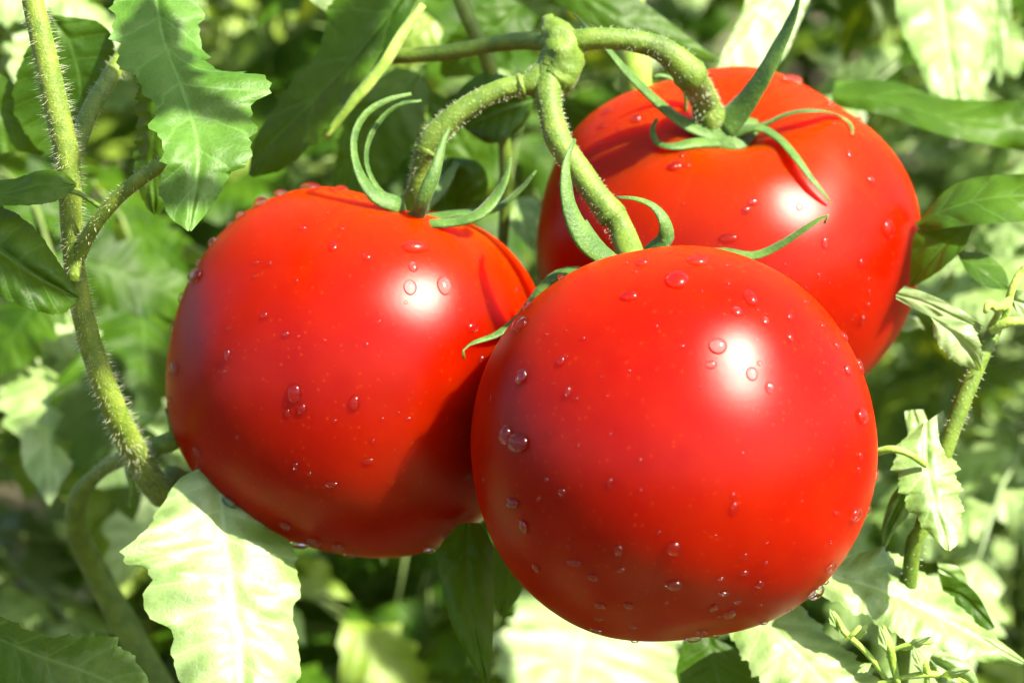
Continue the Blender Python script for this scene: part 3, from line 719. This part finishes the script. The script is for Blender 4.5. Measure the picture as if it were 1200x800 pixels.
leaf(PB, LEAF_LIT, [(606, 232, .60), (612, 260, .595), (625, 292, .592)], [(592, 236), (596, 262), (622, 293)], [(628, 230), (640, 258), (628, 293)], serr=.15, teeth=6)
# bottom leaves
leaf(PB, LEAF, [(548, 612, .508), (548, 660, .503), (553, 730, .502), (571, 802, .505)], [(535, 615), (514, 645), (518, 690), (534, 742), (569, 802)], [(562, 612), (577, 640), (579, 700), (577, 760), (573, 802)], dl=-.002, dr=.006, cup=.001)
leaf(PB, LEAF, [(590, 640, .53), (595, 670, .53), (588, 720, .532)], [(572, 640), (574, 690), (586, 722)], [(606, 650), (612, 690), (590, 722)])
leaf(PB, LEAF_LIT, [(700, 690, .69), (680, 750, .675), (670, 820, .66), (665, 900, .64)], [(640, 690), (592, 692), (604, 720), (578, 745), (586, 790), (575, 830), (610, 880), (660, 900)],
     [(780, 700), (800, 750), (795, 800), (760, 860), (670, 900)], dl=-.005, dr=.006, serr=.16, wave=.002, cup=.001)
leaf(PB, LEAF_LIT, [(885, 715, .520), (930, 760, .514), (975, 810, .508), (1030, 880, .50)], [(850, 735), (870, 770), (905, 815), (1020, 885)], [(930, 700), (985, 755), (1040, 805), (1040, 880)], dl=-.003, dr=.005, serr=.14, cup=.001)
leaf(PB, LEAF, [(830, 745, .53), (840, 790, .528), (850, 850, .53)], [(800, 750), (795, 800), (845, 850)], [(865, 760), (890, 810), (855, 850)])

# added leaves, unseen below the frame, to bounce sun up onto the fruit
for x, y, d, L, W, az in ((700, 960, .47, .085, .028, 2.4), (480, 900, .50, .08, .026, 2.9), (900, 980, .46, .085, .028, .6), (600, 1040, .42, .09, .028, -1.9), (330, 960, .47, .08, .025, -2.6)):
    g = leaflet_local(L, W, 5, .3, (.5, 1.0), nv=26, nu=5); c = P(x, y, d); M = Matrix.Rotation(az, 3, 'Z')
    obj('leaf', ([c + M @ (v - Vector((L / 2, 0, 0))) for v in g[0]], g[1], g[2]), LEAF_LIT, PB)

# ---- young plant at the right
gC = P(1070, 640, .51); gC = Vector((gC.x - .01, gC.y + .05, 0))
PC = empty('tomato_plant', gC, 'slender young tomato plant with folded sunlit leaflets and a bud cluster', 'tomato plant')
stemC = [(1172, 372, .507, 16), (1160, 392, .506, 17), (1146, 428, .505, 19), (1124, 480, .505, 20), (1104, 540, .506, 19), (1086, 600, .508, 19), (1072, 650, .51, 19), (1064, 700, .514, 19)]
q = pxpath(stemC); pe = Vector(q[-1][:3])
obj('main_stem', tube3(q + to_ground(pe, q[-1][3], -.01, .05), n=50, sides=14, bump=.06), STEM, PC); hairs(PC, stemC, 200, .0011, seed=21)
leaf(PC, LEAF_LIT, [(1085, 495, .507), (1086, 540, .502), (1095, 590, .496), (1112, 645, .492)], [(1076, 498), (1047, 528), (1052, 565), (1072, 606), (1108, 644)], [(1106, 480), (1118, 535), (1128, 590), (1124, 632), (1114, 645)], dl=.002, dr=.004, serr=.2, teeth=7, cup=.0005)
leaf(PC, LEAF_LIT, [(1090, 372, .50), (1118, 392, .496), (1138, 415, .498), (1148, 434, .502)], [(1092, 372), (1096, 398), (1118, 424), (1146, 434)], [(1110, 370), (1138, 382), (1150, 405), (1150, 434)], cup=.0006, serr=.12, teeth=6)
leaf(PC, LEAF_LIT, [(1050, 345, .51), (1085, 355, .507), (1120, 372, .505), (1150, 385, .506)], [(1050, 350), (1080, 366), (1118, 382), (1148, 388)], [(1060, 335), (1090, 345), (1125, 362), (1152, 382)])
obj('leaf_stalk', ptube([(1026, 530, .50, 9), (1045, 526, .498, 9), (1066, 532, .498, 8), (1085, 545, .50, 8)], n=14, sides=8), STEMB, PC)
leaf(PC, LEAF, [(1072, 262, .53), (1110, 245, .526), (1160, 232, .524), (1225, 228, .525)], [(1078, 258), (1110, 222), (1150, 207), (1225, 203)], [(1082, 272), (1118, 266), (1160, 262), (1225, 258)], dl=.010, dr=-.008, wave=.002)
leaf(PC, LEAF, [(1140, 262, .527), (1110, 284, .522), (1085, 312, .522), (1068, 335, .525)], [(1135, 260), (1100, 262), (1072, 275), (1066, 334)], [(1140, 268), (1128, 292), (1100, 318), (1070, 336)], dl=.008, dr=-.006)
leaf(PC, LEAF, [(1122, 298, .525), (1142, 312, .522), (1160, 325, .522), (1182, 338, .525)], [(1128, 294), (1155, 298), (1176, 315), (1184, 337)], [(1124, 302), (1136, 322), (1156, 336), (1180, 340)], dl=.006, dr=-.004)
for pts in ([(1165, 388, .504, 11), (1178, 368, .502, 10), (1184, 345, .50, 9), (1192, 325, .50, 9), (1205, 310, .50, 9)],
            [(1160, 388, .502, 10), (1180, 378, .500, 12), (1205, 376, .50, 11)],
            [(1184, 350, .50, 8), (1176, 358, .497, 12), (1164, 362, .496, 6)],
            [(1160, 385, .503, 9), (1170, 366, .499, 9), (1160, 356, .497, 12), (1154, 366, .496, 5)]):
    obj('bud', ptube(pts, n=16, sides=10, bump=.1), STEMB, PC)
leaf(PC, LEAF_LIT, [(1180, 345, .505), (1190, 352, .502), (1215, 362, .502)], [(1182, 340), (1195, 340), (1215, 345)], [(1182, 350), (1194, 368), (1215, 380)])
# little curled shoot leaflets beside the stem
leaf(PC, LEAF_LIT, [(1070, 560, .515), (1058, 585, .513), (1042, 618, .513), (1036, 640, .514)], [(1062, 562), (1044, 582), (1034, 615), (1034, 640)], [(1074, 570), (1066, 600), (1050, 620), (1038, 642)], cup=.003, wave=.003)
leaf(PC, LEAF_LIT, [(1070, 480, .53), (1075, 500, .528), (1085, 530, .528)], [(1060, 482), (1066, 510), (1083, 530)], [(1082, 480), (1090, 505), (1087, 530)])
leaf(PC, LEAF_LIT, [(1075, 372, .55), (1062, 368, .55), (1040, 360, .55)], [(1078, 384), (1058, 388), (1040, 372)], [(1084, 387), (1066, 372), (1044, 352)])
# right bottom leaf and the small shoots in front of it
leaf(PC, LEAF_LIT, [(958, 672, .512), (1030, 690, .510), (1110, 728, .508), (1200, 776, .506)], [(985, 652), (1040, 642), (1085, 672), (1140, 724), (1202, 774)], [(948, 690), (1010, 722), (1080, 758), (1145, 775), (1198, 780)], dl=.008, dr=-.006, serr=.2, teeth=8, wave=.003, cup=.001)
leaf(PC, LEAF, [(1105, 690, .52), (1130, 700, .519), (1165, 735, .52)], [(1100, 670), (1140, 690), (1166, 734)], [(1100, 715), (1130, 740), (1164, 737)])
leaf(PC, LEAF_LIT, [(1100, 665, .53), (1120, 680, .53), (1140, 710, .53)], [(1098, 658), (1128, 668), (1142, 708)], [(1100, 680), (1112, 705), (1138, 712)])
for pts in ([(978, 718, .492, 9), (988, 738, .492, 11), (998, 748, .492, 10), (1015, 764, .494, 9), (1035, 790, .496, 9), (1055, 830, .5, 9)],
            [(1008, 734, .491, 9), (1000, 742, .491, 8), (990, 750, .492, 7)],
            [(1036, 735, .493, 8), (1042, 755, .493, 14), (1046, 775, .494, 14), (1052, 800, .495, 10)],
            [(1092, 752, .492, 8), (1070, 754, .492, 9), (1050, 760, .493, 7), (1040, 770, .494, 6)],
            [(1074, 762, .494, 8), (1084, 778, .494, 12), (1086, 800, .496, 9), (1080, 830, .5, 8)],
            [(1030, 800, .496, 8), (1065, 792, .495, 10), (1100, 790, .495, 12), (1140, 800, .496, 10)]):
    pts = [(a, b, c_, e * .72) for a, b, c_, e in pts]; x0, y0, d0, w0 = pts[0]; pts = [(x0 - (pts[1][0] - x0) * .12, y0 - (pts[1][1] - y0) * .12, d0, w0 * .25), (x0, y0, d0, w0 * .8)] + list(pts[1:])
    obj('young_shoot', ptube(pts, n=24, sides=10, bump=.12, seed=pts[0][0]), STEMB, PC)
for (ax, ay, bx, by, w) in ((984, 742, 972, 712, 12), (1000, 752, 1018, 730, 11), (1042, 768, 1030, 732, 14), (1056, 762, 1092, 745, 12), (1082, 790, 1070, 756, 14), (1100, 792, 1138, 784, 14), (1022, 776, 1004, 788, 11)):
    mx_, my_ = (ax + bx) / 2, (ay + by) / 2; nx, ny = -(by - ay), bx - ax; l_ = math.hypot(nx, ny); nx, ny = nx / l_ * w / 2, ny / l_ * w / 2
    leaf(PC, LEAF_LIT, [(ax, ay, .494), (mx_, my_, .491), (bx, by, .490)], [(ax, ay), (mx_ + nx, my_ + ny), (bx, by)], [(ax, ay), (mx_ - nx, my_ - ny), (bx, by)], dl=.002, serr=.2, teeth=4, seed=ax)
leaf(PC, LEAF_LIT, [(1090, 770, .497), (1120, 790, .496), (1150, 815, .498)], [(1095, 762), (1135, 778), (1152, 812)], [(1088, 780), (1105, 805), (1148, 818)], cup=.002)

# ------------------------------------------------------------------ background plants
def compound(seed):
    rnd = random.Random(seed)
    L = rnd.uniform(.17, .22)
    path = []
    for i in range(7):
        t = i / 6; path.append((L * t, rnd.uniform(-.004, .004), 0.03 * t - 0.10 * t * t * rnd.uniform(.8, 1.1), 0.0022 * (1 - 0.6 * t)))
    geos = [tube3(path, n=10, sides=5)]
    sp = spline(path, 21)
    def place(k, ang, l, w, roll):
        p = Vector(sp[k][:3]); b = Vector(sp[min(k + 1, 20)][:3]); a = Vector(sp[max(k - 1, 0)][:3]); T = (b - a).normalized()
        g = leaflet_local(l, w, rnd.choice((4, 5, 6)), rnd.uniform(.1, .5), (rnd.uniform(.3, 1.4), rnd.uniform(0, 6)))
        Z = Vector((0, 0, 1)); Y = Z.cross(T).normalized(); Z = T.cross(Y)
        M = Matrix((T, Y, Z)).transposed() @ Matrix.Rotation(ang, 3, 'Z') @ Matrix.Rotation(roll, 3, 'X')
        geos.append(([p + M @ v for v in g[0]], g[1], g[2]))
    place(20, 0, rnd.uniform(.065, .085), rnd.uniform(.019, .026), rnd.uniform(-.4, .4))
    for k in (8, 12, 16):
        for sg in (-1, 1):
            place(k + rnd.randint(-1, 1), sg * rnd.uniform(.9, 1.3), rnd.uniform(.045, .07), rnd.uniform(.014, .021), rnd.uniform(-.5, .5))
    for k in (5, 10, 14):
        place(k, rnd.choice((-1, 1)) * 1.2, rnd.uniform(.015, .025), .008, 0)
    return merge(*geos)

CM = []
for sdd in range(7):
    g = compound(100 + sdd)
    ms = []
    for mt in (LEAF, LEAFY, LEAF_LIT):
        me = make_mesh('leaf', *g); me.materials.append(mt); ms.append(me)
    CM.append(ms)

def bg_plant(x, y, h, n, label, seed, yw=(5, 3, 2), r=.005, spread=1.0, zmin=.06):
    rnd = random.Random(seed)
    root = empty('tomato_plant', (x, y, 0), label, 'tomato plant', 'tomato plants behind the truss')
    pts = [(x + rnd.uniform(-.02, .02) * (i > 0), y + rnd.uniform(-.02, .02) * (i > 0), h * i / 6 - .01, r * (1 - .5 * i / 6)) for i in range(7)]
    obj('main_stem', tube3(pts, n=30, sides=8), STEM, root)
    sp = spline(pts, 60)
    for i in range(n):
        t = (i + rnd.random()) / n; k = int(4 + 55 * t); k = max(k, int(zmin / h * 60))
        p = Vector(sp[min(k, 59)][:3])
        az = i * 2.4 + rnd.uniform(-.4, .4)
        me = CM[rnd.randrange(7)][rnd.choices((0, 1, 2), yw)[0]]
        o = bpy.data.objects.new('leaf', me); COL.objects.link(o); o.parent = root
        s = rnd.uniform(.75, 1.15) * spread
        o.location = p - Vector((x, y, 0)); o.scale = (s, s, s)
        o.rotation_euler = (rnd.uniform(-.35, .35), rnd.uniform(-.55, .25), az)
    return root

bg = bg_plant
bg(-0.17, 0.74, .60, 120, 'leafy tomato plant rising behind the hairy stem and the dappled leaf', 1, yw=(7, 3, 5), spread=.56)
bg(0.00, 0.80, .60, 120, 'leafy tomato plant in the gap below the two lower tomatoes', 2, yw=(12, 1, 1), spread=.56)  # mostly dark leaves: the gap's deep shade is put into their colour
bg(0.19, 0.76, .60, 120, 'leafy tomato plant behind the tomato with the star calyx', 3, yw=(4, 3, 6), spread=.56)
bg(-0.30, 0.98, .70, 110, 'tomato plant showing between the dappled leaf and the hairy stem', 4, yw=(5, 3, 6), spread=.66)
bg(-0.08, 1.02, .70, 110, 'tomato plant showing between the truss stalk and the dark leaf above it', 7, yw=(5, 3, 6), spread=.66)
bg(0.14, 1.00, .70, 110, 'tomato plant showing over the truss knuckle', 5, yw=(4, 3, 7), spread=.66)
bg(0.36, 0.98, .70, 110, 'tomato plant showing beyond the young plant with buds', 6, yw=(4, 3, 7), spread=.66)
for i, (x, y) in enumerate(((-.55, 1.5), (-.28, 1.4), (0, 1.5), (.3, 1.4), (.58, 1.5))):
    bg(x, y, .80, 90, 'far tomato plant seen only as blurred foliage in gaps between nearer leaves', 20 + i, yw=(4, 3, 6), spread=.85)
for i in range(6):
    bg(-.95 + .38 * i, 2.35 + .12 * (i % 2), .95, 90, 'tall tomato plant of the farthest row, a soft green blur behind everything', 40 + i, yw=(4, 3, 6), spread=1.15)
